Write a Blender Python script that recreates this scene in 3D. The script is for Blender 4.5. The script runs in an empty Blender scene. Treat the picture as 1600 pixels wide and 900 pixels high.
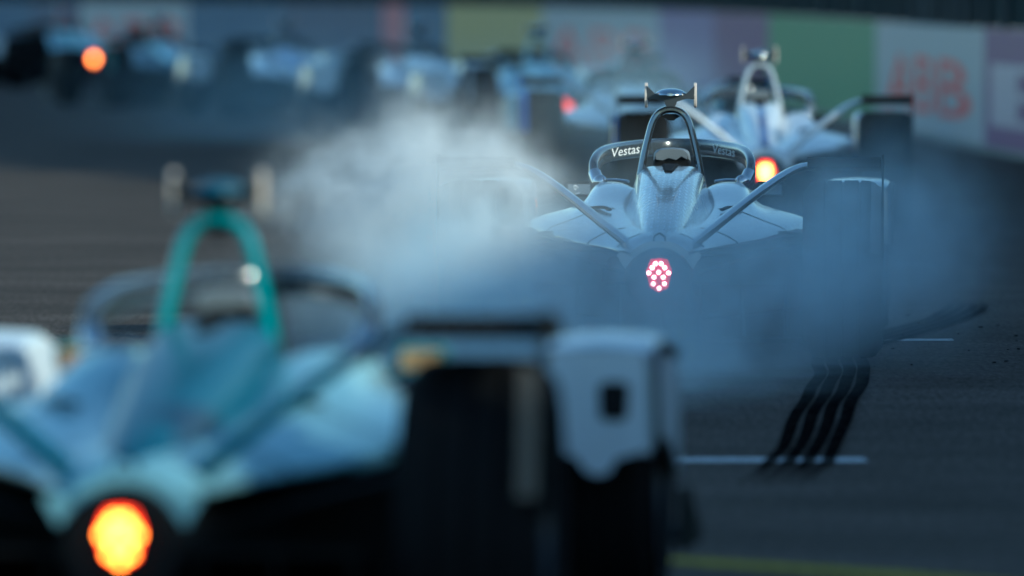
import bpy, bmesh, math, random
import numpy as np
from mathutils import Vector, Matrix

random.seed(7)
D = bpy.data
SC = bpy.context.scene
COL = SC.collection
R = math.radians

# ------------------------------------------------------------------ camera
CAM_H = 1.51
F = 400.0 / 36.0 * 1600.0            # focal length in photo pixels
cam = D.cameras.new('camera')
cam.lens = 400.0
cam.sensor_width = 36.0
cam.clip_start = 0.5
cam.clip_end = 6000.0
cam.dof.use_dof = True
cam.dof.focus_distance = 45.0
cam.dof.aperture_fstop = 3.3
cam.dof.aperture_blades = 0
cam_o = D.objects.new('camera', cam)
COL.objects.link(cam_o)
cam_o.location = (0, 0, CAM_H)
cam_o.rotation_euler = (R(90) - math.atan(490.0 / F), 0, 0)
SC.camera = cam_o

# ------------------------------------------------------------------ sky, sun, exposure
SUN_AZ, SUN_EL = R(120), R(18)        # azimuth from the view direction to the right
world = D.worlds.new('World')
SC.world = world
world.use_nodes = True
wn = world.node_tree
sky = wn.nodes.new('ShaderNodeTexSky')
sky.sky_type = 'NISHITA'
sky.sun_disc = False
sky.sun_elevation = SUN_EL
sky.sun_rotation = SUN_AZ
sky.ozone_density = 1.0
sky.air_density = 1.0
sky.dust_density = 0.4
wn.nodes['Background'].inputs['Strength'].default_value = 0.15
wn.links.new(sky.outputs[0], wn.nodes['Background'].inputs['Color'])

sun = D.lights.new('sun', 'SUN')
sun.energy = 5.0
sun.angle = R(2.0)
sun.color = (1.0, 0.82, 0.60)
sun_o = D.objects.new('sun', sun)
COL.objects.link(sun_o)
to_sun = Vector((math.sin(SUN_AZ) * math.cos(SUN_EL), math.cos(SUN_AZ) * math.cos(SUN_EL), math.sin(SUN_EL)))
sun_o.rotation_euler = (-to_sun).to_track_quat('-Z', 'Y').to_euler()
sun_o.location = (30, 20, 30)

vs = SC.view_settings
vs.view_transform = 'Standard'
vs.look = 'None'
vs.exposure = 0.2
vs.gamma = 1.0
vs.use_curve_mapping = False
try:
    vs.use_white_balance = True
    vs.white_balance_temperature = 4900.0
    vs.white_balance_tint = -10.0
except Exception:
    pass
cy = SC.cycles
cy.use_denoising = True
cy.max_bounces = 6
cy.diffuse_bounces = 2
cy.glossy_bounces = 3
cy.transparent_max_bounces = 12
cy.volume_bounces = 3
cy.volume_step_rate = 3.0
cy.volume_max_steps = 128
cy.use_adaptive_sampling = True
cy.adaptive_threshold = 0.03
cy.sample_clamp_indirect = 4.0
cy.caustics_reflective = False
cy.caustics_refractive = False


# ------------------------------------------------------------------ helpers
def px(x, s):
    """photo column and scale (pixels per metre) to ground X, Y"""
    return ((x - 800.0) / s, F / s)


def link(o, parent=None):
    COL.objects.link(o)
    if parent is not None:
        o.parent = parent
    return o


def tag(o, label=None, cat=None, group=None, kind=None):
    if label: o['label'] = label
    if cat: o['category'] = cat
    if group: o['group'] = group
    if kind: o['kind'] = kind
    return o


def mesh_obj(name, verts, faces, mats, parent=None, smooth=True, fmat=None, bevel=0.0):
    me = D.meshes.new(name)
    me.from_pydata([tuple(map(float, v)) for v in verts], [], faces)
    bm = bmesh.new()
    bm.from_mesh(me)
    bmesh.ops.remove_doubles(bm, verts=bm.verts, dist=1e-5)
    bmesh.ops.recalc_face_normals(bm, faces=bm.faces)
    if bevel > 0:
        ed = [e for e in bm.edges if len(e.link_faces) == 2 and e.calc_face_angle(0) > 0.6]
        bmesh.ops.bevel(bm, geom=ed, offset=bevel, segments=2, affect='EDGES', profile=0.6)
    for f in bm.faces:
        f.smooth = smooth
        if fmat:
            f.material_index = fmat(f.calc_center_median(), f.normal)
    bm.to_mesh(me)
    bm.free()
    for m in (mats if isinstance(mats, (list, tuple)) else [mats]):
        me.materials.append(m)
    if smooth:
        try:
            me.set_sharp_from_angle(angle=R(38))
        except Exception:
            pass
    return link(D.objects.new(name, me), parent)


def crom(pts, n):
    """Catmull-Rom resample of an array of points (k, ...) with n steps per span"""
    p = np.array(pts, float)
    p = np.concatenate([[2 * p[0] - p[1]], p, [2 * p[-1] - p[-2]]])
    out = []
    for i in range(1, len(p) - 2):
        for j in range(n):
            t = j / n
            a, b, c, d = p[i - 1], p[i], p[i + 1], p[i + 2]
            out.append(0.5 * ((2 * b) + (c - a) * t + (2 * a - 5 * b + 4 * c - d) * t * t + (3 * b - a - 3 * c + d) * t ** 3))
    out.append(p[-2])
    return np.array(out)


def grid_faces(nr, nc, closed=True, caps=True):
    f = []
    for i in range(nr - 1):
        for j in range(nc if closed else nc - 1):
            k = (j + 1) % nc
            f.append((i * nc + j, i * nc + k, (i + 1) * nc + k, (i + 1) * nc + j))
    if caps and closed:
        f.append(tuple(range(nc)))
        f.append(tuple(range((nr - 1) * nc, nr * nc)))
    return f


def loft_half(keys, ny=5, nr=3):
    """keys: list of (y, [(x,z)...]) half profiles top centre -> bottom centre; returns verts, faces"""
    arr = np.array([[[x, y, z] for x, z in prof] for y, prof in keys], float)
    arr = crom(arr, ny)
    arr = np.transpose(crom(np.transpose(arr, (1, 0, 2)), nr), (1, 0, 2))
    arr[:, 0, 0] = 0
    arr[:, -1, 0] = 0
    left = arr[:, -2:0:-1, :].copy()
    left[:, :, 0] *= -1
    ring = np.concatenate([arr, left], axis=1)
    nrw, nc, _ = ring.shape
    return ring.reshape(-1, 3), grid_faces(nrw, nc)


def sweep(path, a, b, up=(0, 0, 1), seg=12, n=4, power=2.0, scale=None):
    """tube along path; a = half width sideways, b = half width along up; superellipse section"""
    P = crom(path, n)
    N = len(P)
    verts = []
    up = np.array(up, float)
    for i in range(N):
        t = P[min(i + 1, N - 1)] - P[max(i - 1, 0)]
        t = t / np.linalg.norm(t)
        u = up - t * np.dot(up, t)
        if np.linalg.norm(u) < 1e-3:
            u = np.array((0, 1.0, 0)) - t * t[1]
        u /= np.linalg.norm(u)
        s = np.cross(t, u)
        k = 1.0 if scale is None else float(np.interp(i / (N - 1), np.linspace(0, 1, len(scale)), scale))
        for j in range(seg):
            an = 2 * math.pi * j / seg
            c, d = math.cos(an), math.sin(an)
            c = math.copysign(abs(c) ** (2 / power), c)
            d = math.copysign(abs(d) ** (2 / power), d)
            verts.append(P[i] + s * a * c * k + u * b * d * k)
    return verts, grid_faces(N, seg)


def box(x0, x1, y0, y1, z0, z1):
    v = [(x0, y0, z0), (x1, y0, z0), (x1, y1, z0), (x0, y1, z0), (x0, y0, z1), (x1, y0, z1), (x1, y1, z1), (x0, y1, z1)]
    f = [(0, 1, 2, 3), (4, 5, 6, 7), (0, 1, 5, 4), (1, 2, 6, 5), (2, 3, 7, 6), (3, 0, 4, 7)]
    return v, f


def prism(poly, axis, a, b):
    """poly of 2D points extruded from a to b along axis ('x' -> (y,z) poly, 'y' -> (x,z), 'z' -> (x,y))"""
    def mk(p, t):
        return {'x': (t, p[0], p[1]), 'y': (p[0], t, p[1]), 'z': (p[0], p[1], t)}[axis]
    n = len(poly)
    v = [mk(p, a) for p in poly] + [mk(p, b) for p in poly]
    f = [tuple(range(n)), tuple(range(n, 2 * n))] + [(i, (i + 1) % n, n + (i + 1) % n, n + i) for i in range(n)]
    return v, f


def join(*vf):
    V, Fc = [], []
    for v, f in vf:
        o = len(V)
        V += [tuple(p) for p in v]
        Fc += [tuple(i + o for i in q) for q in f]
    return V, Fc


def lathe_x(profile, seg, cx=0.0):
    """profile (x, r) revolved about the X axis; closed loop profile"""
    verts = []
    n = len(profile)
    for i in range(seg):
        a = 2 * math.pi * i / seg
        for x, r in profile:
            verts.append((cx + x, r * math.cos(a), r * math.sin(a)))
    f = []
    for i in range(seg):
        k = (i + 1) % seg
        for j in range(n):
            l = (j + 1) % n
            f.append((i * n + j, i * n + l, k * n + l, k * n + j))
    return verts, f


def text_2d(body, size=1.0, shear=0.0):
    """flat text triangles as (verts2d, faces) from the built-in font"""
    cu = D.curves.new('text', 'FONT')
    cu.body = body
    cu.size = size
    cu.shear = shear
    cu.resolution_u = 3
    o = D.objects.new('text', cu)
    COL.objects.link(o)
    dg = bpy.context.evaluated_depsgraph_get()
    me = o.evaluated_get(dg).to_mesh()
    v = np.array([tuple(p.co)[:2] for p in me.vertices])
    f = [tuple(p.vertices) for p in me.polygons]
    o.evaluated_get(dg).to_mesh_clear()
    D.objects.remove(o)
    D.curves.remove(cu)
    v = v - v.min(axis=0)
    return v, f


# ------------------------------------------------------------------ materials
def new_mat(name):
    m = D.materials.new(name)
    m.use_nodes = True
    return m, m.node_tree, m.node_tree.nodes['Principled BSDF']


def mat(name, col, rough=0.5, metal=0.0, coat=0.0, emit=None, estr=0.0, spec=0.5, vary=0.0):
    m, nt, p = new_mat(name)
    p.inputs['Base Color'].default_value = (*col, 1)
    p.inputs['Roughness'].default_value = rough
    p.inputs['Metallic'].default_value = metal
    p.inputs['Coat Weight'].default_value = coat
    p.inputs['Coat Roughness'].default_value = 0.06
    p.inputs['Specular IOR Level'].default_value = spec
    if emit:
        p.inputs['Emission Color'].default_value = (*emit, 1)
        p.inputs['Emission Strength'].default_value = estr
    if vary > 0:
        tc = nt.nodes.new('ShaderNodeTexCoord')
        no = nt.nodes.new('ShaderNodeTexNoise')
        no.inputs['Scale'].default_value = 9.0
        no.inputs['Detail'].default_value = 5.0
        mr = nt.nodes.new('ShaderNodeMapRange')
        mr.inputs['To Min'].default_value = max(0.02, rough - vary)
        mr.inputs['To Max'].default_value = min(1, rough + vary)
        nt.links.new(tc.outputs['Object'], no.inputs['Vector'])
        nt.links.new(no.outputs['Fac'], mr.inputs['Value'])
        nt.links.new(mr.outputs[0], p.inputs['Roughness'])
        mx = nt.nodes.new('ShaderNodeMix')
        mx.data_type = 'RGBA'
        mx.inputs['A'].default_value = (*[c * 0.86 for c in col], 1)
        mx.inputs['B'].default_value = (*[min(1, c * 1.08) for c in col], 1)
        nt.links.new(no.outputs['Fac'], mx.inputs['Factor'])
        nt.links.new(mx.outputs['Result'], p.inputs['Base Color'])
    return m


def paint(name, col, metal=0.15, rough=0.32, stripe=None, dots=False, coat=0.6):
    """car paint; stripe = (half width, colour) along the car's centre line; dots = fine printed dot rows"""
    m = mat(name, col, rough, metal, coat, vary=0.05)
    nt = m.node_tree
    p = nt.nodes['Principled BSDF']
    src = p.inputs['Base Color'].links[0].from_socket
    tc = nt.nodes.new('ShaderNodeTexCoord')
    if stripe:
        sx = nt.nodes.new('ShaderNodeSeparateXYZ')
        nt.links.new(tc.outputs['Object'], sx.inputs[0])
        ab = nt.nodes.new('ShaderNodeMath'); ab.operation = 'ABSOLUTE'
        lt = nt.nodes.new('ShaderNodeMath'); lt.operation = 'LESS_THAN'
        lt.inputs[1].default_value = stripe[0]
        nt.links.new(sx.outputs['X'], ab.inputs[0])
        nt.links.new(ab.outputs[0], lt.inputs[0])
        mx = nt.nodes.new('ShaderNodeMix'); mx.data_type = 'RGBA'
        mx.inputs['B'].default_value = (*stripe[1], 1)
        nt.links.new(lt.outputs[0], mx.inputs['Factor'])
        nt.links.new(src, mx.inputs['A'])
        nt.links.new(mx.outputs['Result'], p.inputs['Base Color'])
        src = mx.outputs['Result']
    if dots:
        mp = nt.nodes.new('ShaderNodeMapping')
        mp.inputs['Scale'].default_value = (42, 16, 0)
        fr = nt.nodes.new('ShaderNodeVectorMath'); fr.operation = 'FRACTION'
        sb = nt.nodes.new('ShaderNodeVectorMath'); sb.operation = 'SUBTRACT'
        sb.inputs[1].default_value = (0.5, 0.5, 0)
        ln = nt.nodes.new('ShaderNodeVectorMath'); ln.operation = 'LENGTH'
        lt = nt.nodes.new('ShaderNodeMath'); lt.operation = 'LESS_THAN'
        lt.inputs[1].default_value = 0.2
        nt.links.new(tc.outputs['Object'], mp.inputs[0])
        nt.links.new(mp.outputs[0], fr.inputs[0])
        nt.links.new(fr.outputs[0], sb.inputs[0])
        nt.links.new(sb.outputs[0], ln.inputs[0])
        nt.links.new(ln.outputs['Value'], lt.inputs[0])
        mx = nt.nodes.new('ShaderNodeMix'); mx.data_type = 'RGBA'
        mx.inputs['B'].default_value = (0.75, 0.78, 0.8, 1)
        nt.links.new(lt.outputs[0], mx.inputs['Factor'])
        nt.links.new(src, mx.inputs['A'])
        nt.links.new(mx.outputs['Result'], p.inputs['Base Color'])
    return m


CARBON = mat('carbon', (0.009, 0.010, 0.011), 0.6, 0, 0.0, spec=0.08)
MATTE = mat('matte_black', (0.008, 0.008, 0.009), 0.8, spec=0.2)
RUBBER = mat('tyre_rubber', (0.009, 0.009, 0.010), 0.85, spec=0.12, vary=0.12)
RIM = mat('rim_metal', (0.05, 0.05, 0.055), 0.35, 0.8)
CHROME = mat('polished_metal', (0.55, 0.56, 0.58), 0.16, 1.0)
GLASS = mat('mirror_glass', (0.4, 0.42, 0.45), 0.05, 1.0)
WHITE_TXT = mat('white_print', (0.72, 0.72, 0.72), 0.5)
PAD = mat('grey_pad', (0.18, 0.20, 0.22), 0.45, vary=0.1)
LED_HOT = mat('led_hot', (0.9, 0.5, 0.5), 0.4, emit=(1.0, 0.42, 0.40), estr=16)
LED_RED = mat('led_red_lens', (0.5, 0.02, 0.03), 0.3, emit=(1.0, 0.0, 0.03), estr=1.3)
LED_YEL = mat('led_amber', (0.9, 0.5, 0.2), 0.4, emit=(1.0, 0.17, 0.008), estr=22)
LED_YEL_LENS = mat('led_amber_lens', (0.5, 0.05, 0.01), 0.4, emit=(1.0, 0.015, 0.0), estr=3.2)
LED_CORE = mat('led_core', (0.9, 0.6, 0.3), 0.4, emit=(1.0, 0.22, 0.03), estr=14)
LED_FAR = mat('led_far_amber', (0.9, 0.4, 0.1), 0.4, emit=(1.0, 0.075, 0.0005), estr=15)
LED_DIM = mat('led_dim', (0.5, 0.03, 0.03), 0.4, emit=(1.0, 0.08, 0.06), estr=2.4)
LENS_OFF = mat('lens_off', (0.06, 0.006, 0.006), 0.25)

# ------------------------------------------------------------------ the ground
def asphalt_material():
    m, nt, p = new_mat('asphalt')
    N = nt.nodes
    L = nt.links
    tc = N.new('ShaderNodeTexCoord')
    fine = N.new('ShaderNodeTexNoise'); fine.inputs['Scale'].default_value = 75; fine.inputs['Detail'].default_value = 3
    mid = N.new('ShaderNodeTexNoise'); mid.inputs['Scale'].default_value = 1.3; mid.inputs['Detail'].default_value = 6
    mp = N.new('ShaderNodeMapping'); mp.inputs['Scale'].default_value = (0.16, 0.6, 1)
    streak = N.new('ShaderNodeTexNoise'); streak.inputs['Scale'].default_value = 1.4; streak.inputs['Detail'].default_value = 5
    L.new(tc.outputs['Object'], fine.inputs['Vector'])
    L.new(tc.outputs['Object'], mid.inputs['Vector'])
    L.new(tc.outputs['Object'], mp.inputs['Vector'])
    L.new(mp.outputs[0], streak.inputs['Vector'])
    r1 = N.new('ShaderNodeValToRGB')
    r1.color_ramp.elements[0].position = 0.32; r1.color_ramp.elements[0].color = (0.044, 0.037, 0.032, 1)
    r1.color_ramp.elements[1].position = 0.70; r1.color_ramp.elements[1].color = (0.130, 0.106, 0.090, 1)
    L.new(fine.outputs['Fac'], r1.inputs[0])
    def mul(a, lo, hi, src):
        mr = N.new('ShaderNodeMapRange')
        mr.inputs['From Min'].default_value = 0.3; mr.inputs['From Max'].default_value = 0.7
        mr.inputs['To Min'].default_value = lo; mr.inputs['To Max'].default_value = hi
        L.new(src, mr.inputs['Value'])
        mx = N.new('ShaderNodeMix'); mx.data_type = 'RGBA'; mx.blend_type = 'MULTIPLY'
        mx.inputs['Factor'].default_value = 1
        L.new(a, mx.inputs['A'])
        L.new(mr.outputs[0], mx.inputs['B'])
        return mx.outputs['Result']
    c = mul(r1.outputs[0], 0.78, 1.15, mid.outputs['Fac'])
    c = mul(c, 0.76, 1.16, streak.outputs['Fac'])
    mp2 = N.new('ShaderNodeMapping'); mp2.inputs['Scale'].default_value = (48, 5.0, 1)
    grain = N.new('ShaderNodeTexNoise'); grain.inputs['Scale'].default_value = 1.0; grain.inputs['Detail'].default_value = 3; grain.inputs['Roughness'].default_value = 0.7
    L.new(tc.outputs['Object'], mp2.inputs['Vector']); L.new(mp2.outputs[0], grain.inputs['Vector'])
    c = mul(c, 0.5, 1.5, grain.outputs['Fac'])
    L.new(c, p.inputs['Base Color'])
    p.inputs['Roughness'].default_value = 0.92
    p.inputs['Specular IOR Level'].default_value = 0.04
    bp = N.new('ShaderNodeBump'); bp.inputs['Strength'].default_value = 0.5; bp.inputs['Distance'].default_value = 0.006
    L.new(fine.outputs['Fac'], bp.inputs['Height'])
    L.new(bp.outputs[0], p.inputs['Normal'])
    return m


g = mesh_obj('ground', [(-2500, -300, 0), (2500, -300, 0), (2500, 4000, 0), (-2500, 4000, 0)], [(0, 1, 2, 3)], asphalt_material(), smooth=False)
tag(g, 'dark grey asphalt of the race track', kind='structure')


def worn(name, col, cover, scale=30):
    m, nt, p = new_mat(name)
    p.inputs['Base Color'].default_value = (*col, 1)
    p.inputs['Roughness'].default_value = 0.9
    p.inputs['Specular IOR Level'].default_value = 0.0
    tc = nt.nodes.new('ShaderNodeTexCoord')
    no = nt.nodes.new('ShaderNodeTexNoise'); no.inputs['Scale'].default_value = scale; no.inputs['Detail'].default_value = 5
    mr = nt.nodes.new('ShaderNodeMapRange')
    mr.inputs['From Min'].default_value = 0.36; mr.inputs['From Max'].default_value = 0.56
    mr.inputs['To Min'].default_value = cover; mr.inputs['To Max'].default_value = 1.0
    nt.links.new(tc.outputs['Object'], no.inputs['Vector'])
    nt.links.new(no.outputs['Fac'], mr.inputs['Value'])
    nt.links.new(mr.outputs[0], p.inputs['Alpha'])
    return m


WHITE_LINE = worn('white_line_paint', (0.62, 0.63, 0.64), 0.45)
YELLOW_LINE = worn('yellow_line_paint', (0.40, 0.33, 0.06), 0.45)


def strip(name, pts, w, z, m):
    v, f = [], []
    for i, (x, y) in enumerate(pts):
        a = pts[max(i - 1, 0)]; b = pts[min(i + 1, len(pts) - 1)]
        t = Vector((b[0] - a[0], b[1] - a[1])).normalized()
        n = Vector((-t.y, t.x)) * w / 2
        v += [(x + n.x, y + n.y, z), (x - n.x, y - n.y, z)]
        if i: f.append((2 * i - 2, 2 * i - 1, 2 * i + 1, 2 * i))
    return mesh_obj(name, v, f, m, smooth=False)


for nm, pts, w, m, lab in (
    ('grid_line', [(-0.75, 35.3), (1.10, 35.3)], 0.30, WHITE_LINE, 'white grid line crossed by the dark tyre marks'),
    ('grid_line', [(0.3, 46.9), (1.82, 46.9)], 0.26, WHITE_LINE, 'white grid line showing right of the silver car'),
    ('grid_line', [(0.9, 59.0), (2.2, 59.0)], 0.26, WHITE_LINE, 'faint far white grid line beyond the silver car'),
    ('track_line', [(-6, 31.0), (-1.5, 30.0), (0.42, 29.25), (0.9, 28.6), (1.6, 27.4)], 0.22, YELLOW_LINE, 'yellow line across the asphalt in front'),
):
    tag(strip(nm, pts, w, 0.004, m), lab, kind='structure')

MARK = worn('rubber_mark', (0.003, 0.003, 0.004), 0.58, 30)


def fade_marks(nt):
    p = nt.nodes['Principled BSDF']
    src = p.inputs['Alpha'].links[0].from_socket
    at = nt.nodes.new('ShaderNodeAttribute'); at.attribute_name = 'wear'
    ml = nt.nodes.new('ShaderNodeMath'); ml.operation = 'MULTIPLY'
    nt.links.new(src, ml.inputs[0]); nt.links.new(at.outputs['Fac'], ml.inputs[1])
    nt.links.new(ml.outputs[0], p.inputs['Alpha'])


fade_marks(MARK.node_tree)


def tyre_mark(pts, width, lab, taper=1.0):
    P = crom([(x, y, 0) for x, y in pts], 12)
    vf = []
    for k in range(4):
        v, f = [], []
        for i in range(len(P)):
            a = P[max(i - 1, 0)]; b = P[min(i + 1, len(P) - 1)]
            t = (b - a) / np.linalg.norm(b - a)
            n = np.array((1, 0, 0))
            e = 1.0 - 0.25 * i / len(P)
            c = (k - 1.5) / 4 * width
            hw = width / 4 * 0.455 * e
            wob = 0.004 * math.sin(i * 0.35 + k)
            v += [tuple(P[i] + n * (c - hw + wob) + np.array((0, 0, 0.008))), tuple(P[i] + n * (c + hw + wob) + np.array((0, 0, 0.008)))]
            if i: f.append((2 * i - 2, 2 * i - 1, 2 * i + 1, 2 * i))
        vf.append((v, f))
    v, f = join(*vf)
    o = mesh_obj('tyre_mark', v, f, MARK, smooth=False)
    at = o.data.attributes.new('wear', 'FLOAT', 'POINT')          # rubber thins out where the tyre began to grip
    ends = (P[0][1], P[-1][1])
    for q in o.data.vertices:
        t = abs(q.co.y - ends[1]) / abs(ends[0] - ends[1])
        k = int((q.co.x * 37) % 4)
        at.data[q.index].value = max(0.0, min(1.0, t / (0.13 + 0.03 * k)))
    tag(o, lab, kind='structure')


m1 = [(1.30, 45.2), (1.27, 44.0), (1.235, 42.6), (1.15, 40.8), (1.06, 38.9), (0.935, 36.0), (0.856, 34.7), (0.748, 33.4)]
tyre_mark(m1, 0.225, 'black four-striped tyre mark curving back from the right rear tyre')
tyre_mark([(x - 1.45, y) for x, y in m1], 0.225, 'black four-striped tyre mark curving back from the left rear tyre')
tyre_mark([(1.33, 45.6), (1.60, 47.5), (1.90, 49.7), (2.06, 51.5), (2.07, 52.3)], 0.21, 'black striped tyre mark hooking right beyond the silver car')

# rubber crumbs
cv, cf = [], []
for i in range(45):
    x = random.gauss(1.9, 0.45); y = random.uniform(43, 52); r = random.uniform(0.002, 0.006)
    b = box(x - r, x + r * random.uniform(.8, 2.4), y - r * 1.3, y + r * 1.3, 0.0005, r * 1.2)
    o = len(cv)
    cv += [(p[0] + random.uniform(-r, r) * .5, p[1], p[2]) for p in b[0]]
    cf += [tuple(q + o for q in f) for f in b[1]]
tag(mesh_obj('rubber_crumbs', cv, cf, RUBBER, smooth=False), 'loose black rubber crumbs on the asphalt', kind='stuff')

# ------------------------------------------------------------------ the barrier wall and the debris fence
WALL_H = 1.05
FENCE_TOP = 2.68
wall_keys = [(5.9, -12), (5.85, 10), (5.75, 35), (5.55, 55), (4.95, 75), (4.03, 96.6), (3.79, 104.9), (3.57, 111), (2.93, 129), (1.92, 147), (0.45, 162),
             (-0.96, 171), (-3.1, 180), (-5.3, 187), (-7.3, 193), (-8.9, 197.5), (-12.5, 206), (-18, 217)]
WP = crom([(x, y, 0) for x, y in wall_keys], 12)


def wall_at_column(x):
    """point of the wall line seen at a photo column"""
    best = min(range(len(WP)), key=lambda i: abs(800 + F * WP[i][0] / max(WP[i][1], 1) - x) if WP[i][1] > 60 else 1e9)
    return best


def along(i0, i1, off, z0, z1, thick):
    """slab following the wall line between two samples; off = distance of its track-side face from the line"""
    v = []
    rng = list(range(i0, i1 + 1))
    for i in rng:
        a = WP[max(i - 1, 0)]; b = WP[min(i + 1, len(WP) - 1)]
        t = (b - a) / np.linalg.norm(b - a)
        n = np.array((-t[1], t[0], 0))                 # towards the track (left of travel)
        q0 = WP[i] + n * off; q1 = WP[i] + n * (off - thick)
        v += [(q0[0], q0[1], z0), (q0[0], q0[1], z1), (q1[0], q1[1], z1), (q1[0], q1[1], z0)]
    return v, grid_faces(len(rng), 4)


CONCRETE = mat('concrete', (0.30, 0.30, 0.29), 0.85, vary=0.1)
wall = D.objects.new('barrier_wall', None)
link(wall)
tag(wall, 'long concrete barrier wall covered in coloured banners behind the cars', 'wall')
v, f = along(0, len(WP) - 1, 0.0, -0.02, WALL_H - 0.01, 0.4)
mesh_obj('concrete_core', v, f, CONCRETE, wall, smooth=False)


def banner_mat(name, col):
    return mat('banner_' + name, col, 0.55, vary=0.06)


BLUE_B = banner_mat('blue', (0.03, 0.10, 0.22)); WHITE_B = banner_mat('white', (0.46, 0.45, 0.47))
TAN_B = banner_mat('tan', (0.50, 0.40, 0.14)); PURPLE_B = banner_mat('purple', (0.19, 0.06, 0.19))
GREEN_B = banner_mat('green', (0.09, 0.27, 0.11)); NAVY_B = banner_mat('navy', (0.04, 0.07, 0.17))
PINK_B = banner_mat('pink', (0.55, 0.16, 0.2)); LILAC_B = banner_mat('lilac', (0.26, 0.17, 0.36))
RED_T = banner_mat('red_letters', (0.75, 0.03, 0.03)); PALE_T = banner_mat('pale_letters', (0.55, 0.45, 0.5))
cols = [(-420, 50, BLUE_B, None), (50, 126, NAVY_B, None), (126, 300, WHITE_B, ('ABB', RED_T)), (300, 450, BLUE_B, None), (450, 600, NAVY_B, None),
        (600, 630, PINK_B, None), (630, 700, BLUE_B, None), (700, 852, TAN_B, None), (852, 1030, WHITE_B, ('ABB', RED_T)),
        (1030, 1118, LILAC_B, None), (1118, 1203, PURPLE_B, None), (1203, 1372, GREEN_B, None), (1372, 1544, WHITE_B, ('ABB', RED_T)), (1544, 1800, PURPLE_B, ('E', PALE_T))]


def place_on_wall(u, v, i0, i1, off):
    """u 0..1 from the far (left) end to the near (right) end of a banner"""
    k = i1 + (i0 - i1) * u
    a = int(math.floor(k)); a = max(0, min(len(WP) - 2, a))
    p = WP[a] + (WP[a + 1] - WP[a]) * (k - a)
    t = WP[a + 1] - WP[a]; t = t / np.linalg.norm(t)
    n = np.array((-t[1], t[0], 0))
    q = p + n * off
    return (q[0], q[1], v)


for c0, c1, bm_, txt in cols:
    i0, i1 = wall_at_column(c1), wall_at_column(c0)      # nearer sample first
    if c0 == -420: i1 = len(WP) - 1
    if i1 <= i0: continue
    v, f = along(i0, i1, 0.022, 0.06, WALL_H, 0.02)
    b = mesh_obj('banner', v, f, bm_, wall, smooth=False)
    if txt:
        tv, tf = text_2d(txt[0])
        W, H = tv.max(axis=0)
        vv = []
        for x, y in tv:
            vv.append(place_on_wall(0.07 + 0.88 * x / W, 0.24 + 0.52 * y / H, i0, i1, 0.027))
        mesh_obj('banner_lettering', vv, tf, txt[1], b, smooth=False)
# plain banners on the wall out of sight towards the camera
i_near = wall_at_column(1800)
k = 0
while k < i_near - 6:
    v, f = along(k, min(k + 9, i_near), 0.022, 0.06, WALL_H, 0.02)
    mesh_obj('banner', v, f, [BLUE_B, WHITE_B, GREEN_B, PURPLE_B][(k // 9) % 4], wall, smooth=False)
    k += 9

SCRIM = mat('dark_scrim', (0.006, 0.018, 0.022), 0.9, vary=0.05, spec=0.1)
POST = mat('fence_post', (0.07, 0.08, 0.09), 0.6, 0.3)
fence = D.objects.new('debris_fence', None)
link(fence)
tag(fence, 'tall fence with dark screen fabric standing on the banner wall', 'fence')
step = 2
for k in range(0, len(WP) - step, step):
    yk = WP[k + 1][1]
    top = float(np.interp(yk, [30, 34, 50, 56, 71, 81, 94, 106], [2.95, FENCE_TOP, FENCE_TOP, 2.03, 2.03, 3.0, 4.2, 5.2]))  # unseen upper edge shaped to shade the track and let sun through
    v, f = along(k, k + step, -0.20, WALL_H + 0.005, top, 0.012)
    mesh_obj('screen_panel', v, f, SCRIM, fence, smooth=False)
    p = place_on_wall(0, 0, k, k, -0.16)
    v, f = sweep([(p[0], p[1], WALL_H - 0.012), (p[0], p[1], top + 0.05)], 0.035, 0.035, up=(0, 1, 0), seg=8, n=1)
    mesh_obj('post', v, f, POST, fence, smooth=True)

# ------------------------------------------------------------------ the racing cars
BODY_KEYS = [
    (0.04, [(0, .470), (.035, .468), (.062, .461), (.085, .449), (.102, .436), (.113, .422), (.111, .411), (.098, .403), (.075, .421), (.05, .436), (.025, .443), (0, .446)]),
    (0.15, [(0, .500), (.05, .497), (.085, .487), (.115, .473), (.140, .455), (.158, .440), (.164, .425), (.150, .410), (.11, .408), (.07, .416), (.03, .422), (0, .424)]),
    (0.40, [(0, .520), (.07, .515), (.12, .503), (.165, .490), (.20, .476), (.23, .456), (.242, .440), (.225, .418), (.16, .408), (.1, .404), (.05, .402), (0, .40)]),
    (0.80, [(0, .530), (.10, .530), (.17, .537), (.24, .533), (.30, .515), (.36, .490), (.405, .468), (.385, .428), (.28, .406), (.18, .398), (.09, .392), (0, .39)]),
    (1.20, [(0, .560), (.12, .565), (.20, .592), (.27, .596), (.33, .572), (.40, .540), (.50, .500), (.49, .445), (.36, .402), (.24, .39), (.12, .38), (0, .38)]),
    (1.60, [(0, .600), (.13, .640), (.19, .660), (.275, .661), (.318, .635), (.362, .580), (.556, .518), (.546, .446), (.42, .398), (.27, .36), (.13, .34), (0, .34)]),
    (1.90, [(0, .560), (.15, .600), (.215, .664), (.285, .664), (.325, .630), (.370, .572), (.565, .512), (.56, .42), (.46, .32), (.30, .18), (.15, .12), (0, .12)]),
    (2.25, [(0, .450), (.17, .460), (.238, .655), (.282, .658), (.32, .620), (.365, .556), (.560, .490), (.56, .38), (.46, .20), (.30, .09), (.15, .075), (0, .075)]),
    (2.80, [(0, .440), (.14, .450), (.192, .610), (.240, .605), (.275, .570), (.32, .505), (.46, .420), (.46, .32), (.38, .17), (.27, .09), (.13, .075), (0, .075)]),
    (3.10, [(0, .560), (.09, .565), (.140, .560), (.175, .540), (.20, .500), (.215, .450), (.22, .400), (.215, .34), (.19, .27), (.14, .22), (.07, .21), (0, .21)]),
]
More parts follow.
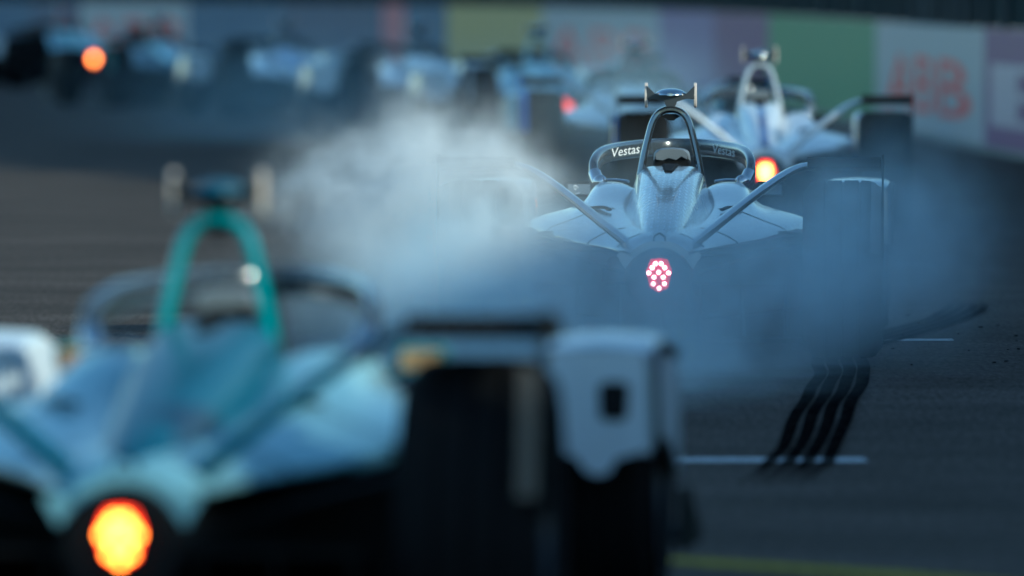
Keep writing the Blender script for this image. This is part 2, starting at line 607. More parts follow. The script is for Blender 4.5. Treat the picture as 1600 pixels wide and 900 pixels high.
NOSE_KEYS = [
    (3.08, [(0, .556), (.10, .552), (.165, .530), (.205, .470), (.21, .38), (.19, .28), (.10, .23), (0, .225)]),
    (3.60, [(0, .500), (.08, .497), (.130, .475), (.160, .425), (.162, .36), (.14, .29), (.08, .25), (0, .245)]),
    (4.20, [(0, .400), (.06, .397), (.095, .380), (.115, .345), (.115, .30), (.10, .26), (.05, .235), (0, .23)]),
    (4.70, [(0, .270), (.03, .268), (.050, .262), (.060, .250), (.060, .235), (.05, .222), (.03, .215), (0, .214)]),
]


def cover_section(y, w, top, bot, e=2.6, n=9):
    pr = []
    for i in range(n):
        a = math.pi / 2 * (1 - i / (n - 1))
        pr.append((w * abs(math.cos(a)) ** (2 / e), bot + (top - bot) * abs(math.sin(a)) ** (2 / e)))
    pr[0] = (0, top)
    pr.append((w * 0.5, bot - 0.004))
    pr.append((0, bot - 0.005))
    return (y, pr)


COVER_KEYS = [cover_section(.10, .052, .492, .44), cover_section(.30, .090, .546, .43), cover_section(.70, .124, .622, .42, 2.8), cover_section(1.15, .148, .688, .44, 3.4),
              cover_section(1.55, .154, .726, .47, 4.2), cover_section(1.74, .150, .736, .50, 4.6), cover_section(1.80, .128, .715, .52, 4.0)]

HALO_PATH = [(-.296, 1.90, .640), (-.318, 1.97, .690), (-.318, 2.06, .735), (-.292, 2.24, .768), (-.235, 2.48, .782), (-.125, 2.76, .792), (0, 2.86, .795),
             (.125, 2.76, .792), (.235, 2.48, .782), (.292, 2.24, .768), (.318, 2.06, .735), (.318, 1.97, .690), (.296, 1.90, .640)]

TYRE_R = 0.350
FRONT_R = 0.312


def tyre_profile(w, r, rin, groove=0.008):
    h = w / 2
    p = [(-h + .02, rin), (-h, rin + .03), (-h - .006, (r + rin) / 2 + .01), (-h + .004, r - .035), (-h + .022, r - .010), (-h + .045, r - .002)]
    for c in (-w * .22, 0, w * .22):
        p += [(c - .006, r), (c - .004, r - groove), (c + .004, r - groove), (c + .006, r)]
    p += [(h - .045, r - .002), (h - .022, r - .010), (h - .004, r - .035), (h + .006, (r + rin) / 2 + .01), (h, rin + .03), (h - .02, rin)]
    return p


MESH_CACHE = {}


def part(key, name, maker, mats, parent, smooth=True, fmat=None, bevel=0.0):
    """a part that shares its shape between cars and carries its own car's materials"""
    mats = mats if isinstance(mats, (list, tuple)) else [mats]
    if key not in MESH_CACHE:
        v, f = maker()
        o = mesh_obj(name, v, f, mats, parent, smooth, fmat, bevel)
        MESH_CACHE[key] = o.data
        return o
    src = MESH_CACHE[key]
    same = [a for a in src.materials] == list(mats)
    me = src if same else src.copy()
    if not same:
        for i, m in enumerate(mats):
            me.materials[i] = m
    o = D.objects.new(name, me)
    return link(o, parent)


LED_POS = [(577, 733), (598, 733), (565, 748), (611, 748), (553, 767), (589, 765), (625, 767), (572, 783), (606, 783), (569, 807), (610, 807), (590, 823)]


def racing_car(name_label, x, s, yaw_deg, L, light='off', detail=False, halo_text=None, fairing_mark=False, mirror_text=None):
    X, Y = px(x, s)
    root = D.objects.new('racing_car', None)
    link(root)
    root.location = (X, Y, 0)
    root.rotation_euler = (0, 0, -R(yaw_deg))
    tag(root, name_label, 'racing car', 'single-seat racing cars queued on the track')
    P = root
    # main bodywork, underside in bare carbon
    part('body', 'body', lambda: loft_half(BODY_KEYS, 6, 3), [L['body'], CARBON], P, fmat=lambda c, n: 1 if (n.z < -0.35 and c.z < 0.46) or c.z < 0.41 or (abs(c.x) < 0.19 and 1.9 < c.y < 3.0 and c.z < 0.60) else 0)
    if detail:
        arr = np.array([[[a, y, b] for a, b in prof] for y, prof in BODY_KEYS], float)
        arr = np.transpose(crom(np.transpose(crom(arr, 12), (1, 0, 2)), 6), (1, 0, 2))
        for sd in (-1, 1):
            for q, (row, c0, c1) in enumerate(((28, 13, 37), (44, 13, 37), (14, 9, 30))):
                def seam():
                    v, f = [], []
                    for i, c in enumerate(range(c0, c1 + 1)):
                        pt = arr[row, c]; tg = arr[row, c + 1] - arr[row, c - 1]
                        n = np.array((-tg[2], 0, tg[0])); n = n / np.linalg.norm(n) * (1 if n[2] >= 0 else -1)
                        for k in (0, 1):
                            p3 = arr[row, c] + (arr[row + 1, c] - arr[row, c]) / np.linalg.norm(arr[row + 1, c] - arr[row, c]) * .012 * k + n * .0012
                            v.append((sd * p3[0], p3[1], p3[2]))
                        if i: f.append((2 * i - 2, 2 * i - 1, 2 * i + 1, 2 * i))
                    return v, f
                part(('seam', sd, q), 'panel_seam', seam, MATTE, P, smooth=False)
    cover = part('cover', 'engine_cover', lambda: loft_half(COVER_KEYS, 6, 2), L['cover'], P)

    def insert():
        k = [(y, t) for y, t in ((1.42, .716), (1.55, .728), (1.66, .735), (1.76, .738), (1.805, .722))]
        v = []
        for i, (y, t) in enumerate(k):
            w = 0.020 + 0.035 * i / 4
            v += [(-w, y, t - .006), (-w * .6, y, t + .006), (w * .6, y, t + .006), (w, y, t - .006), (w, y, t - .05), (-w, y, t - .05)]
        return v, grid_faces(5, 6)
    part('insert', 'air_intake', insert, MATTE, cover)
    part('hook', 'tow_hook', lambda: sweep([(-.022, .05, .466), (-.020, .035, .486), (0, .03, .500), (.020, .035, .486), (.022, .05, .466)], .004, .004, up=(0, 1, 0), seg=6), CARBON, P)
    part('nose', 'nose', lambda: loft_half(NOSE_KEYS, 4, 2), L['body'], P)
    # side vents and lower blades on the sidepods
    for sd in (-1, 1):
        part(('vent', sd), 'cooling_vent', lambda: sweep([(sd * .225, .98, .573), (sd * .25, 1.03, .582), (sd * .30, 1.10, .578)], .012, .006, seg=8), MATTE, P)
        part(('blade', sd), 'sidepod_blade', lambda: sweep([(sd * .33, 1.02, .418), (sd * .42, 1.08, .437), (sd * .49, 1.18, .441), (sd * .535, 1.30, .437)], .05, .006, up=(0, .25, 1), seg=10, scale=[.6, 1, 1, .8]), L['trim'], P)
        part(('shelf', sd), 'sidepod_flick', lambda: sweep([(sd * .38, .98, .486), (sd * .46, 1.05, .478), (sd * .535, 1.20, .470), (sd * .56, 1.40, .470)], .06, .004, up=(0, .2, 1), seg=10, scale=[.5, 1, 1, .8]), L['body'], P)
    # floor, diffuser, gearbox, suspension
    part('floor', 'floor', lambda: prism([(-.62, 1.05), (-.70, 1.5), (-.70, 2.6), (-.3, 3.1), (.3, 3.1), (.70, 2.6), (.70, 1.5), (.62, 1.05), (.5, .9), (-.5, .9)], 'z', .045, .062), CARBON, P, smooth=False)
    part('gearbox', 'gearbox', lambda: loft_half([(0.10, [(0, .40), (.10, .39), (.125, .32), (.11, .24), (.06, .20), (0, .20)]), (.45, [(0, .40), (.14, .39), (.17, .30), (.15, .16), (.08, .12), (0, .12)]),
                                                  (1.0, [(0, .39), (.22, .385), (.25, .28), (.22, .12), (.12, .08), (0, .08)]), (1.8, [(0, .34), (.27, .33), (.30, .25), (.27, .10), (.14, .065), (0, .065)])], 3, 2), CARBON, P)

    def diffuser():
        vf = []
        for i in range(7):
            xx = -.48 + .16 * i
            vf.append(prism([(.02, .10), (.02, .30), (.9, .09), (.9, .07)], 'x', xx - .004, xx + .004))
        v = [(-.5, .02, .30), (.5, .02, .30), (.5, .5, .19), (-.5, .5, .19), (.5, .95, .075), (-.5, .95, .075)]
        v2 = [(a, b, c + .012) for a, b, c in v]
        vf.append((v + v2, [(0, 1, 2, 3), (3, 2, 4, 5), (6, 7, 8, 9), (9, 8, 10, 11), (0, 1, 7, 6), (0, 3, 9, 6), (3, 5, 11, 9), (1, 2, 8, 7), (2, 4, 10, 8), (4, 5, 11, 10)]))
        return join(*vf)
    part('filler', 'dark_filler', lambda: prism([(-.60, .064), (-.60, .36), (-.40, .415), (.40, .415), (.60, .36), (.60, .064)], 'y', 1.06, 1.10), CARBON, P, smooth=False)  # added black plate that darkens the see-through gap under the body
    part('diffuser', 'diffuser', diffuser, CARBON, P, smooth=False)
    for sd in (-1, 1):
        for i, (a, b) in enumerate((((.14, .30, .34), (.60, .45, .46)), ((.15, .75, .34), (.60, .47, .46)), ((.15, .30, .15), (.60, .45, .20)), ((.20, .85, .15), (.60, .47, .20)))):
            part(('arm', sd, i), 'suspension_arm', lambda: sweep([(sd * a[0], a[1], a[2]), (sd * b[0], b[1], b[2])], .012, .008, seg=8, n=1), CARBON, P)
        for i, (a, b) in enumerate((((.19, 3.2, .42), (.62, 3.52, .40)), ((.17, 3.8, .38), (.62, 3.56, .40)), ((.17, 3.45, .25), (.62, 3.55, .18)))):
            part(('farm', sd, i), 'suspension_arm', lambda: sweep([(sd * a[0], a[1], a[2]), (sd * b[0], b[1], b[2])], .012, .008, seg=8, n=1), CARBON, P)
    # wheels
    for sd in (-1, 1):
        for ax, (wx, wy, wr, ww) in enumerate(((.712, .45, TYRE_R, .30), (.745, 3.55, FRONT_R, .24))):
            w = D.objects.new('wheel', None)
            link(w, P)
            w.location = (sd * wx, wy, wr)
            part(('tyre', ax), 'tyre', lambda: lathe_x(tyre_profile(ww, wr, .235), 64), RUBBER, w)

            def rim():
                vf = [lathe_x([(-ww / 2 + .02, .236), (-ww / 2 + .02, .215), (-.02, .20), (.02, .20), (ww / 2 - .02, .215), (ww / 2 - .02, .236), (ww / 2 - .04, .236), (-ww / 2 + .04, .236)], 40),
                      lathe_x([(-.06, .0), (-.06, .05), (.06, .05), (.06, .0)], 20)]
                for k in range(10):
                    a = 2 * math.pi * k / 10
                    vf.append(sweep([(0.05, .04 * math.cos(a), .04 * math.sin(a)), (.06, .21 * math.cos(a), .21 * math.sin(a))], .012, .012, up=(1, 0, 0), seg=6, n=1))
                    vf.append(sweep([(-.05, .04 * math.cos(a), .04 * math.sin(a)), (-.06, .21 * math.cos(a), .21 * math.sin(a))], .012, .012, up=(1, 0, 0), seg=6, n=1))
                return join(*vf)
            part(('rim', ax), 'rim', rim, RIM, w)
    # front wheel fairings
    for sd in (-1, 1):
        def fairing():
            rows = []
            for y, x0, x1, zt, zb in ((4.02, .640, .865, .40, .30), (3.92, .622, .880, .52, .30), (3.74, .612, .885, .625, .34), (3.50, .608, .885, .655, .40), (3.25, .608, .885, .652, .42), (3.08, .612, .883, .644, .40), (3.02, .622, .874, .632, .385)):
                r = .035
                rows.append([(sd * x0, y, zb), (sd * x0, y, zt - r), (sd * (x0 + .01), y, zt - .01), (sd * (x0 + r), y, zt), (sd * (x0 + x1) / 2, y, zt + .006), (sd * (x1 - r), y, zt), (sd * (x1 - .01), y, zt - .01), (sd * x1, y, zt - r), (sd * x1, y, zb),
                             (sd * (x1 - .012), y, zb), (sd * (x1 - .014), y, zt - r), (sd * (x0 + x1) / 2, y, zt - .012), (sd * (x0 + .014), y, zt - r), (sd * (x0 + .012), y, zb)])
            v = [p for r_ in rows for p in r_]
            shell = (v, grid_faces(len(rows), 14, True, False))
            back = prism([(sd * a, b) for a, b in ((.622, .395), (.628, .60), (.655, .632), (.845, .632), (.868, .60), (.874, .395), (.83, .385), (.795, .375), (.780, .345), (.755, .335), (.725, .345), (.70, .380), (.66, .390))], 'y', 3.005, 3.022)
            return join(shell, back)
        fr = part(('fairing', sd), 'wheel_fairing', fairing, L['fairing'], P, smooth=True)
        if fairing_mark:
            part(('fmark', sd), 'number_mark', lambda: join(prism([(sd * .790 + a, b) for a, b in ((-.032, .475), (-.036, .545), (-.022, .557), (.024, .557), (.036, .545), (.032, .475), (.020, .466), (-.020, .466))], 'y', 2.999, 3.004)), MATTE, fr, smooth=False)
        part(('fedge', sd), 'fairing_edge', lambda: sweep([(sd * .888, 3.05, .39), (sd * .889, 3.05, .60), (sd * .888, 3.3, .63), (sd * .888, 3.7, .60)], .006, .014, up=(0, 1, 0), seg=6), CARBON, fr)
    # front wing
    part('front_wing', 'front_wing', lambda: join(prism([(4.35, .13), (4.45, .155), (4.72, .12), (4.75, .105), (4.4, .11)], 'x', -.86, .86), prism([(4.1, .10), (4.75, .10), (4.75, .13), (4.3, .26), (4.1, .26)], 'x', .86, .872), prism([(4.1, .10), (4.75, .10), (4.75, .13), (4.3, .26), (4.1, .26)], 'x', -.872, -.86),
                                                  prism([(4.4, .15), (4.62, .12), (4.62, .25), (4.4, .27)], 'x', -.06, .06)), CARBON, P, smooth=False)
    # roll hoop, camera pod
    def hoop():
        pts = [(-.128, .66), (-.113, .75), (-.092, .845), (-.074, .91), (-.052, .945), (-.026, .960), (0, .964), (.026, .960), (.052, .945), (.074, .91), (.092, .845), (.113, .75), (.128, .66)]
        return sweep([(a, 1.73 + (b - .66) * .10, b) for a, b in pts], .0145, .042, up=(0, 1, 0), seg=14, n=4, power=2.6, scale=[1.15, 1, .95, 1.0, .95, 1, 1.15])
    part('hoop', 'roll_hoop', hoop, L['hoop'], P)
    part('hoopcap', 'hoop_lining', lambda: prism([(-.040, .936), (-.020, .945), (.020, .945), (.040, .936), (.022, .926), (.012, .918), (-.010, .920), (-.018, .928)], 'y', 1.735, 1.785), CARBON, P, smooth=False)
    half = [(0, 1.036), (.020, 1.036), (.034, 1.028), (.060, 1.024), (.097, 1.060), (.097, 1.004), (.062, 1.006), (.045, 1.001), (.024, .994), (.022, .984), (.018, .978), (.018, .968), (0, .968)]
    pod = part('pod', 'camera_pod', lambda: prism(half + [(-a, b) for a, b in half[-2:0:-1]], 'y', 1.735, 1.80), L['pod'], P, smooth=False, bevel=.002)

    def dome():
        v = []
        for i, (y, k) in enumerate(((1.69, .25), (1.71, .7), (1.745, .97), (1.79, 1.0), (1.84, .75), (1.87, .2))):
            for j in range(13):
                a = math.pi * j / 12
                v.append((.064 * k * math.cos(a), y, 1.022 + .027 * k * math.sin(a)))
            v.append((0, y, 1.018))
        return v, grid_faces(6, 14)
    part('dome', 'pod_cover', dome, L['dome'], pod)
    for sd in (-1, 1):
        def ear():
            n = 20
            poly = [(1.765 + .030 * math.cos(2 * math.pi * i / n), 1.021 + .051 * math.copysign(abs(math.sin(2 * math.pi * i / n)) ** .8, math.sin(2 * math.pi * i / n))) for i in range(n)]
            return prism(poly, 'x', sd * .0935, sd * .1055)
        part(('ear', sd), 'camera_wing', ear, L['ears'], pod, smooth=False, bevel=.002)
    # halo
    halo = part('halo', 'halo', lambda: sweep(HALO_PATH, .020, .036, seg=14, n=6, power=3.0), L['halo'], P)
    part('pillar', 'halo_pillar', lambda: sweep([(0, 2.86, .79), (0, 3.0, .72), (0, 3.14, .56)], .012, .03, up=(0, 1, 0), seg=10), L['halo'], halo)
    for sd in (-1, 1):
        part(('mount', sd), 'halo_mount', lambda: sweep([(sd * .285, 1.86, .655), (sd * .30, 1.90, .668), (sd * .314, 1.96, .70)], .027, .027, up=(0, 1, 0), seg=12, n=3), L['mount'], halo)
        def glint_shape():
            v = []
            for i_ in range(9):
                a = math.pi * i_ / 8
                r_ = max(.0005, .030 * math.sin(a))
                for j_ in range(16):
                    t = 2 * math.pi * j_ / 16
                    v.append((sd * .288 + r_ * math.cos(t), 1.835 + r_ * math.sin(t), .668 + .030 * math.cos(a)))
            return v, grid_faces(9, 16)
        part(('glint_shape', sd), 'glint_ball', glint_shape, CHROME, halo)  # added chrome ball that catches a sun glint beside the mount
        part(('rim_edge', sd), 'cockpit_rim', lambda: sweep([(sd * .175, 1.92, .668), (sd * .225, 1.93, .674), (sd * .275, 1.93, .673)], .02, .007, up=(0, 0, 1), seg=8, n=3), CHROME, P)
    part('headrest', 'headrest', lambda: loft_half([(1.90, [(0, .800), (.04, .797), (.062, .784), (.068, .76), (.066, .70), (.04, .62), (0, .60)]), (1.95, [(0, .806), (.045, .802), (.070, .788), (.076, .75), (.075, .69), (.05, .62), (0, .60)]),
                                                    (2.02, [(0, .79), (.045, .786), (.068, .77), (.076, .73), (.076, .68), (.05, .62), (0, .60)])], 3, 3), [PAD, MATTE], P, fmat=lambda c, n: 0 if c.z > .752 else 1)
    part('headpad', 'headrest_pad', lambda: prism([(-.064, .758), (-.067, .782), (-.048, .798), (0, .803), (.048, .798), (.067, .782), (.064, .758), (.040, .770), (.018, .756), (-.012, .764), (-.036, .754)], 'y', 1.884, 1.8985), PAD, P, smooth=False, bevel=.002)
    if halo_text:
        HP = crom(HALO_PATH, 24)
        xs = HP[:, 0]
        order = np.argsort(xs)
        tv, tf = text_2d(halo_text, shear=0.12)
        W, H = tv.max(axis=0)
        for (xa, xb) in ((-.278, -.172), (.172, .270)):
            vv = []
            for u, w_ in tv:
                xx = xa + (xb - xa) * u / W
                yy = float(np.interp(xx, xs[order], HP[order, 1])); zz = float(np.interp(xx, xs[order], HP[order, 2]))
                e = .004
                ty = (float(np.interp(xx + e, xs[order], HP[order, 1])) - float(np.interp(xx - e, xs[order], HP[order, 1]))) / (2 * e)
                n = Vector((ty, -1, 0)).normalized()
                vv.append((xx + n.x * .0225, yy + n.y * .0225, zz - .016 + .036 * w_ / H))
            mesh_obj('halo_lettering', vv, tf, WHITE_TXT, halo, smooth=False)
    # mirrors
    for sd in (-1, 1):
        mi = part(('mirror', sd), 'mirror', lambda: prism([(sd * a, b) for a, b in ((.33, .595), (.335, .652), (.345, .660), (.445, .660), (.455, .650), (.45, .605), (.44, .595))], 'y', 2.42, 2.47), L['mirror'], P, smooth=False, bevel=.004)
        part(('mglass', sd), 'mirror_glass', lambda: prism([(sd * a, b) for a, b in ((.345, .606), (.348, .648), (.44, .648), (.438, .606))], 'y', 2.414, 2.4185), L['mglass'], mi, smooth=False)
        part(('mstalk', sd), 'mirror_stalk', lambda: sweep([(sd * .30, 2.40, .58), (sd * .36, 2.44, .60)], .008, .006, seg=6, n=1), CARBON, mi)
        if mirror_text and sd < 0:
            tv, tf = text_2d(mirror_text)
            W, H = tv.max(axis=0)
            an = R(-78)
            vv = []
            for u, w_ in tv:
                a, b = (u / W - .5) * .040, (w_ / H - .5) * .020
                vv.append((-.404 + a * math.cos(an) - b * math.sin(an), 2.411, .627 + a * math.sin(an) + b * math.cos(an)))
            mesh_obj('mirror_lettering', vv, tf, WHITE_TXT, mi, smooth=False)
    # rear struts, winglets and endplates
    for sd in (-1, 1):
        part(('strut', sd), 'wing_strut', lambda: sweep([(sd * .105, .22, .435), (sd * .20, .24, .512), (sd * .30, .27, .592), (sd * .40, .30, .668), (sd * .48, .33, .722), (sd * .54, .35, .750), (sd * .60, .36, .760)], .048, .018, up=(0, .1, 1), seg=14, n=4, power=2.3, scale=[1.25, 1.1, 1, .95, .9, .85]), L['strut'], P)
        part(('winglet', sd), 'rear_winglet', lambda: prism([(.16, .790), (.18, .796), (.36, .776), (.52, .742), (.52, .734), (.36, .752), (.18, .752), (.16, .757)], 'x', sd * .575, sd * .862), MATTE, P, smooth=False, bevel=.003)
        en = part(('endplate', sd), 'endplate', lambda: prism([(.10, .40), (.085, .70), (.13, .805), (.30, .805), (.62, .760), (.62, .735), (.30, .74), (.17, .70), (.145, .40)], 'x', sd * .866, sd * .874), L['endplate'], P, smooth=False, bevel=.002)
        part(('strake', sd), 'endplate_strake', lambda: prism([(.862, .42), (.864, .68), (.826, .70), (.820, .42)] if sd > 0 else [(-.862, .42), (-.864, .68), (-.826, .70), (-.820, .42)], 'y', .065, .073), L['strake'], en, smooth=False)
    # tail: crash structure with the rain light
    crash = part('crash', 'crash_structure', lambda: tuple_rot(lathe_x([(-.02, 0), (-.02, .118), (-.012, .128), (.30, .135), (.30, 0)], 40), .316), CARBON, P)
    for sd in (-1, 1):
        part(('tab', sd), 'jacking_tab', lambda: prism([(sd * .100, .405), (sd * .150, .428), (sd * .166, .418), (sd * .133, .360)], 'y', -.01, .03), L['body'], crash, smooth=False)
    LP = [((a - 590) / 2.353 / 401, .338 + (776 - b) / 2.353 / 401) for a, b in LED_POS]
    if detail:
        hot, lens = (LED_HOT, LED_RED) if light == 'red' else (LED_YEL, LED_YEL_LENS)
        hull = [(0.0, .412), (.034, .406), (.052, .362), (.046, .330), (.036, .292), (0, .272), (-.036, .292), (-.046, .330), (-.052, .362), (-.034, .406)]
        sc = .98 if light == 'red' else .84
        LP = LP if light == 'red' else [(a * .90, .334 + (b - .338) * .90) for a, b in LP]
        hs = [(a * sc, .336 + (b - .340) * sc) for a, b in hull]
        rl = part(('rl', light), 'rain_light', lambda: prism(hs, 'y', -.026, -.0205), lens, crash, smooth=False)
        k = 1.0 if light == 'red' else 0.95
        for i, (a, b) in enumerate(LP):
            part(('led', light, i), 'led', lambda: prism([(a + 0.0098 * k * math.cos(t * math.pi / 8), b + 0.0098 * k * math.sin(t * math.pi / 8)) for t in range(16)], 'y', -.031, -.0265), hot, rl, smooth=False)
    else:
        lm = {'off': LENS_OFF, 'amber': LED_YEL_LENS, 'dim': LED_DIM, 'far': LED_FAR}[light]
        ln = part('lens', 'rain_light', lambda: prism([(0, .415), (.036, .408), (.058, .352), (.048, .318), (.034, .284), (0, .262), (-.034, .284), (-.048, .318), (-.058, .352), (-.036, .408)], 'y', -.032, -.0205), lm, crash, smooth=False)
        if light == 'amber':
            part('core', 'light_core', lambda: prism([(0, .395), (.030, .388), (.042, .352), (.034, .318), (.022, .296), (0, .284), (-.022, .296), (-.034, .318), (-.042, .352), (-.030, .388)], 'y', -.038, -.0325), LED_CORE, ln, smooth=False)
    return root


def tuple_rot(vf, z):
    """turn a lathe about X into one along Y at height z"""
    v, f = vf
    return [(b, a, c + z) for a, b, c in v], f


sunlit_beige = mat('sunlit_camera_wing', (0.72, 0.60, 0.50), 0.35, 0.1, 0.3)  # warm sun highlight on the wing edges put into the base colour


def livery(**k):
    base = dict(cover=k['body'], fairing=k['body'], trim=k['body'], hoop=k['body'], pod=CARBON, dome=CHROME, ears=sunlit_beige, halo=CARBON, mount=CARBON, mirror=CARBON, mglass=GLASS, strut=k['body'], endplate=CARBON, strake=CARBON)
    base.update(k)
    return base


silver = paint('silver_paint', (0.50, 0.51, 0.52), 0.85, 0.24)
silver_dots = paint('silver_dotted_paint', (0.46, 0.47, 0.48), 0.8, 0.26, dots=True)
dark_metal = mat('dark_glossy_metal', (0.17, 0.19, 0.21), 0.16, 0.9, 0.5)
dim_grey = mat('dim_grey', (0.15, 0.16, 0.17), 0.5)
strut_grey = mat('strut_grey', (0.62, 0.63, 0.64), 0.16, 1.0, 0.3)
pod_grey = mat('pod_grey', (0.045, 0.05, 0.055), 0.4)
halo_grey = mat('halo_dark_grey', (0.035, 0.042, 0.05), 0.25, 0.0, 0.6)
sky_teal = paint('pale_teal_paint', (0.25, 0.47, 0.54), 0.1, 0.38, coat=0.35)
deep_teal = paint('deep_teal_paint', (0.0005, 0.062, 0.105), 0.0, 0.34, coat=0.12)
green_teal = paint('green_teal_paint', (0.015, 0.24, 0.25), 0.1, 0.3)
white_p = paint('white_paint', (0.80, 0.82, 0.83), 0.0, 0.35)
white_stripe = paint('white_blue_stripe_paint', (0.74, 0.76, 0.78), 0.0, 0.35, stripe=(0.022, (0.02, 0.06, 0.28)))
pale_white = paint('pale_white_paint', (0.62, 0.67, 0.72), 0.0, 0.4, coat=0.3)
blue_p = paint('blue_paint', (0.02, 0.09, 0.36), 0.0, 0.35)
bright_blue = paint('bright_blue_paint', (0.02, 0.17, 0.65), 0.0, 0.4)
grey_p = paint('pale_grey_paint', (0.48, 0.52, 0.56), 0.1, 0.35)
dark_p = paint('dark_paint', (0.02, 0.025, 0.035), 0.1, 0.35)
red_p = paint('red_paint', (0.35, 0.02, 0.03), 0.0, 0.35)
orange_glass = mat('orange_mirror', (0.75, 0.38, 0.16), 0.2, 0.6)
gold = mat('warm_metal', (0.62, 0.52, 0.38), 0.3, 0.8)
brown_strake = mat('brown_strake', (0.13, 0.11, 0.09), 0.5)

racing_car('pale teal racing car in the foreground with a blazing amber tail light', 190, 750, 5.05,
           livery(body=sky_teal, cover=deep_teal, fairing=pale_white, hoop=green_teal, halo=halo_grey, mount=CHROME, strut=deep_teal, mirror=green_teal, mglass=orange_glass, strake=brown_strake, ears=sunlit_beige, trim=grey_p, dome=deep_teal),
           'amber', True, fairing_mark=True)
racing_car('silver racing car in tyre smoke with a ring of red lights at its tail', 1030, 401, 2.26,
           livery(body=silver, cover=silver_dots, hoop=dark_metal, halo=halo_grey, mount=CHROME, strut=strut_grey, pod=pod_grey, ears=sunlit_beige, trim=CHROME, strake=dim_grey),
           'red', True, halo_text='Vestas', mirror_text='61')
racing_car('white racing car with a blue centre stripe just beyond the silver car', 1196, 265, 0.1,
           livery(body=white_p, cover=white_stripe, hoop=grey_p, halo=halo_grey, mount=PAD, strut=white_p, fairing=blue_p, strake=CARBON, endplate=CARBON),
           'amber')
racing_car('pale grey racing car with blue endplates behind the white striped car', 1010, 225, -2.0,
           livery(body=grey_p, hoop=dark_p, endplate=bright_blue, strake=bright_blue, fairing=sky_teal), 'dim')
racing_car('teal and white racing car with a small dim red tail light', 884, 178, -8.0,
           livery(body=sky_teal, cover=sky_teal, hoop=sky_teal, fairing=white_p, strake=grey_p), 'dim')
racing_car('white racing car with a dark roll hoop behind the white smoke plume', 690, 165, -8.0,
           livery(body=white_p, hoop=dark_p, strut=white_p, fairing=white_p), 'off')
racing_car('white and navy racing car left of the smoke plume', 480, 149, -9.0,
           livery(body=white_p, cover=blue_p, hoop=dark_p, fairing=grey_p, strut=grey_p), 'off')
racing_car('teal racing car right of the one with the far amber light', 290, 138, -12.0,
           livery(body=deep_teal, cover=sky_teal, hoop=dark_p, fairing=MATTE, endplate=deep_teal, strake=green_teal), 'off')
racing_car('far teal racing car with a lit amber tail light at the left', 146, 113, -15.0,
           livery(body=sky_teal, cover=green_teal, hoop=red_p, pod=red_p, fairing=white_p), 'amber')
racing_car('dark racing car cut off by the left edge of the picture', -42, 118, -15.0,
           livery(body=dark_p, cover=blue_p, hoop=red_p, fairing=red_p), 'off')

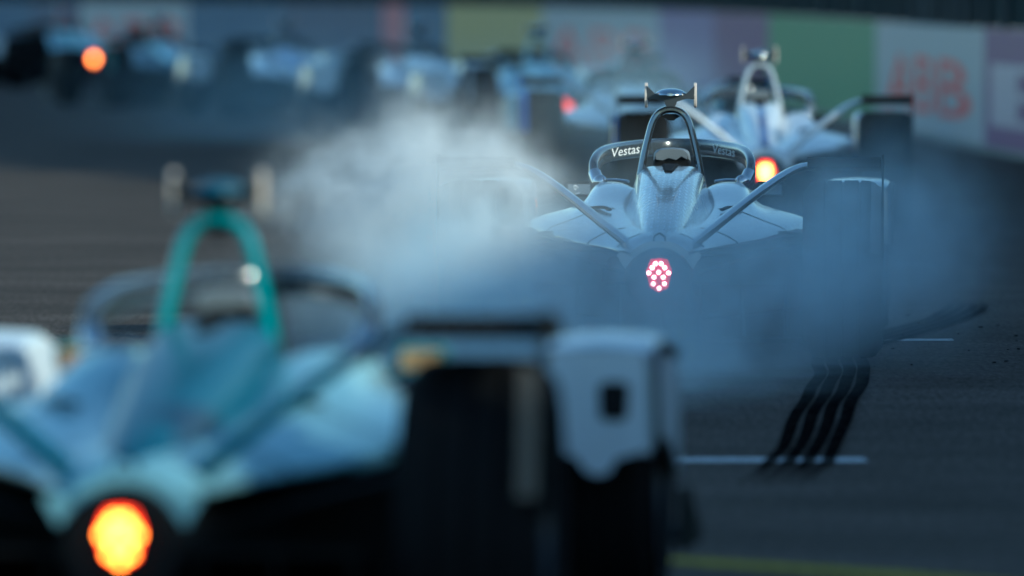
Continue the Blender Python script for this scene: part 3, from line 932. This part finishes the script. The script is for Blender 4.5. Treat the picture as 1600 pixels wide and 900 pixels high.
# ------------------------------------------------------------------ tyre smoke
def smoke(name, lab, lo, hi, res, blobs, nscale, lo_cut, hi_cut, col, aniso=0.0, warp=0.35, gain=1.0, fine=0.35):
    """a voxel cloud: soft lumps torn by noise, filled once by geometry nodes"""
    m = D.materials.new(name)
    m.use_nodes = True
    nt = m.node_tree
    nt.nodes.clear()
    out = nt.nodes.new('ShaderNodeOutputMaterial')
    pv = nt.nodes.new('ShaderNodeVolumePrincipled')
    pv.inputs['Color'].default_value = (*col, 1)
    pv.inputs['Anisotropy'].default_value = aniso
    pv.inputs['Density'].default_value = gain
    nt.links.new(pv.outputs[0], out.inputs['Volume'])

    gt = D.node_groups.new(name, 'GeometryNodeTree')
    gt.interface.new_socket('Geometry', in_out='INPUT', socket_type='NodeSocketGeometry')
    gt.interface.new_socket('Geometry', in_out='OUTPUT', socket_type='NodeSocketGeometry')
    N, L = gt.nodes, gt.links
    go = N.new('NodeGroupOutput')
    vc = N.new('GeometryNodeVolumeCube')
    vc.inputs['Min'].default_value = lo
    vc.inputs['Max'].default_value = hi
    for a, r in zip('XYZ', res):
        vc.inputs['Resolution ' + a].default_value = r
    sm = N.new('GeometryNodeSetMaterial')
    sm.inputs['Material'].default_value = m
    L.new(vc.outputs[0], sm.inputs[0])
    L.new(sm.outputs[0], go.inputs[0])
    pos = N.new('GeometryNodeInputPosition').outputs[0]

    def vm(op, a, b=None, c=None):
        n = N.new('ShaderNodeVectorMath'); n.operation = op
        for k, q in enumerate((a, b, c)):
            if q is None: continue
            if isinstance(q, (tuple, list)): n.inputs[k].default_value = q
            else: L.new(q, n.inputs[k])
        return n.outputs['Value'] if op in ('DOT_PRODUCT', 'LENGTH') else n.outputs[0]

    def ma(op, a, b=None):
        n = N.new('ShaderNodeMath'); n.operation = op
        for k, q in enumerate((a, b)):
            if q is None: continue
            if isinstance(q, (int, float)): n.inputs[k].default_value = q
            else: L.new(q, n.inputs[k])
        return n.outputs[0]

    def noise(vec, scale, detail, rough=0.55):
        n = N.new('ShaderNodeTexNoise')
        n.inputs['Scale'].default_value = scale; n.inputs['Detail'].default_value = detail; n.inputs['Roughness'].default_value = rough
        L.new(vec, n.inputs['Vector'])
        return n

    w = noise(pos, nscale * 0.7, 3.0)
    wv = vm('MULTIPLY', vm('SUBTRACT', w.outputs['Color'], (0.5, 0.5, 0.5)), (warp * 2, warp * 2, warp * 2))
    p2 = vm('ADD', pos, wv)
    total = None
    for c, r, a in blobs:
        q = vm('DIVIDE', vm('SUBTRACT', p2, c), r)
        e = ma('MULTIPLY', ma('EXPONENT', ma('MULTIPLY', vm('DOT_PRODUCT', q, q), -1.0)), a)
        total = e if total is None else ma('ADD', total, e)
    n1 = noise(p2, nscale, 6.0, 0.58)
    mr = N.new('ShaderNodeMapRange')
    mr.inputs['From Min'].default_value = lo_cut; mr.inputs['From Max'].default_value = hi_cut
    mr.inputs['To Min'].default_value = 0.12; mr.inputs['To Max'].default_value = 1.6
    L.new(n1.outputs['Fac'], mr.inputs['Value'])
    n2 = noise(pos, nscale * 4.5, 4.0)
    f2 = ma('ADD', ma('MULTIPLY', ma('SUBTRACT', n2.outputs['Fac'], 0.5), 2 * fine * 1.6), 1.0)
    d = ma('MULTIPLY', ma('MULTIPLY', total, mr.outputs[0]), f2)
    d = ma('MAXIMUM', ma('SUBTRACT', d, 0.006), 0.0)
    L.new(d, vc.inputs['Density'])

    v, f = box(lo[0], hi[0], lo[1], hi[1], lo[2], hi[2])
    o = mesh_obj(name, v, f, m, smooth=False)
    md = o.modifiers.new('cloud', 'NODES')
    md.node_group = gt
    tag(o, lab, kind='stuff')
    return o


smoke('smoke_plume', 'bright white plume of tyre smoke over the left rear wheel of the silver car', (-2.2, 42.6, 0.01), (1.0, 46.6, 1.7), (120, 70, 64), [
    ((-0.26, 44.15, 0.56), (0.31, 0.42, 0.21), 10.0),
    ((-0.44, 44.5, 0.70), (0.30, 0.45, 0.20), 4.2),
    ((-0.72, 44.4, 0.64), (0.22, 0.45, 0.14), 0.9),
    ((-0.02, 44.1, 0.52), (0.16, 0.35, 0.14), 2.6),
    ((-0.28, 44.2, 0.22), (0.34, 0.45, 0.18), 0.8),
], 2.5, 0.43, 0.60, (0.96, 0.97, 0.97), warp=0.42, fine=0.6)

smoke('tyre_smoke', 'thin blue tyre smoke hanging low around the silver car', (-2.6, 37.6, 0.01), (2.8, 48.5, 1.6), (150, 130, 50), [
    ((-0.12, 43.6, 0.22), (0.45, 0.65, 0.24), 2.6),
    ((0.46, 43.1, 0.22), (0.64, 0.70, 0.26), 2.6),       # low smoke behind the tail
    ((0.32, 41.4, 0.02), (0.58, 1.30, 0.15), 0.60),
    ((0.20, 39.8, 0.00), (0.55, 1.10, 0.12), 0.20),
    ((1.20, 43.6, 0.52), (0.28, 0.42, 0.22), 2.1),       # right rear wheel
    ((1.60, 44.5, 0.50), (0.22, 0.70, 0.24), 0.75),
    ((0.70, 46.7, 0.42), (1.00, 0.70, 0.28), 0.14),
], 2.1, 0.41, 0.60, (0.78, 0.92, 1.0), warp=0.36, fine=0.7)

smoke('drifting_smoke', 'thin blue smoke drifting between the far cars', (-5, 56, 0.01), (5, 118, 2.4), (60, 50, 24), [
    ((0.85, 76.0, 0.62), (0.55, 4.0, 0.38), 0.10),
    ((0.5, 94.0, 0.40), (1.5, 7.0, 0.7), 0.022),
    ((-1.8, 104.0, 0.35), (1.8, 4.5, 0.55), 0.075),
], 0.6, 0.3, 0.7, (0.70, 0.90, 1.0), warp=0.3, fine=0.1)
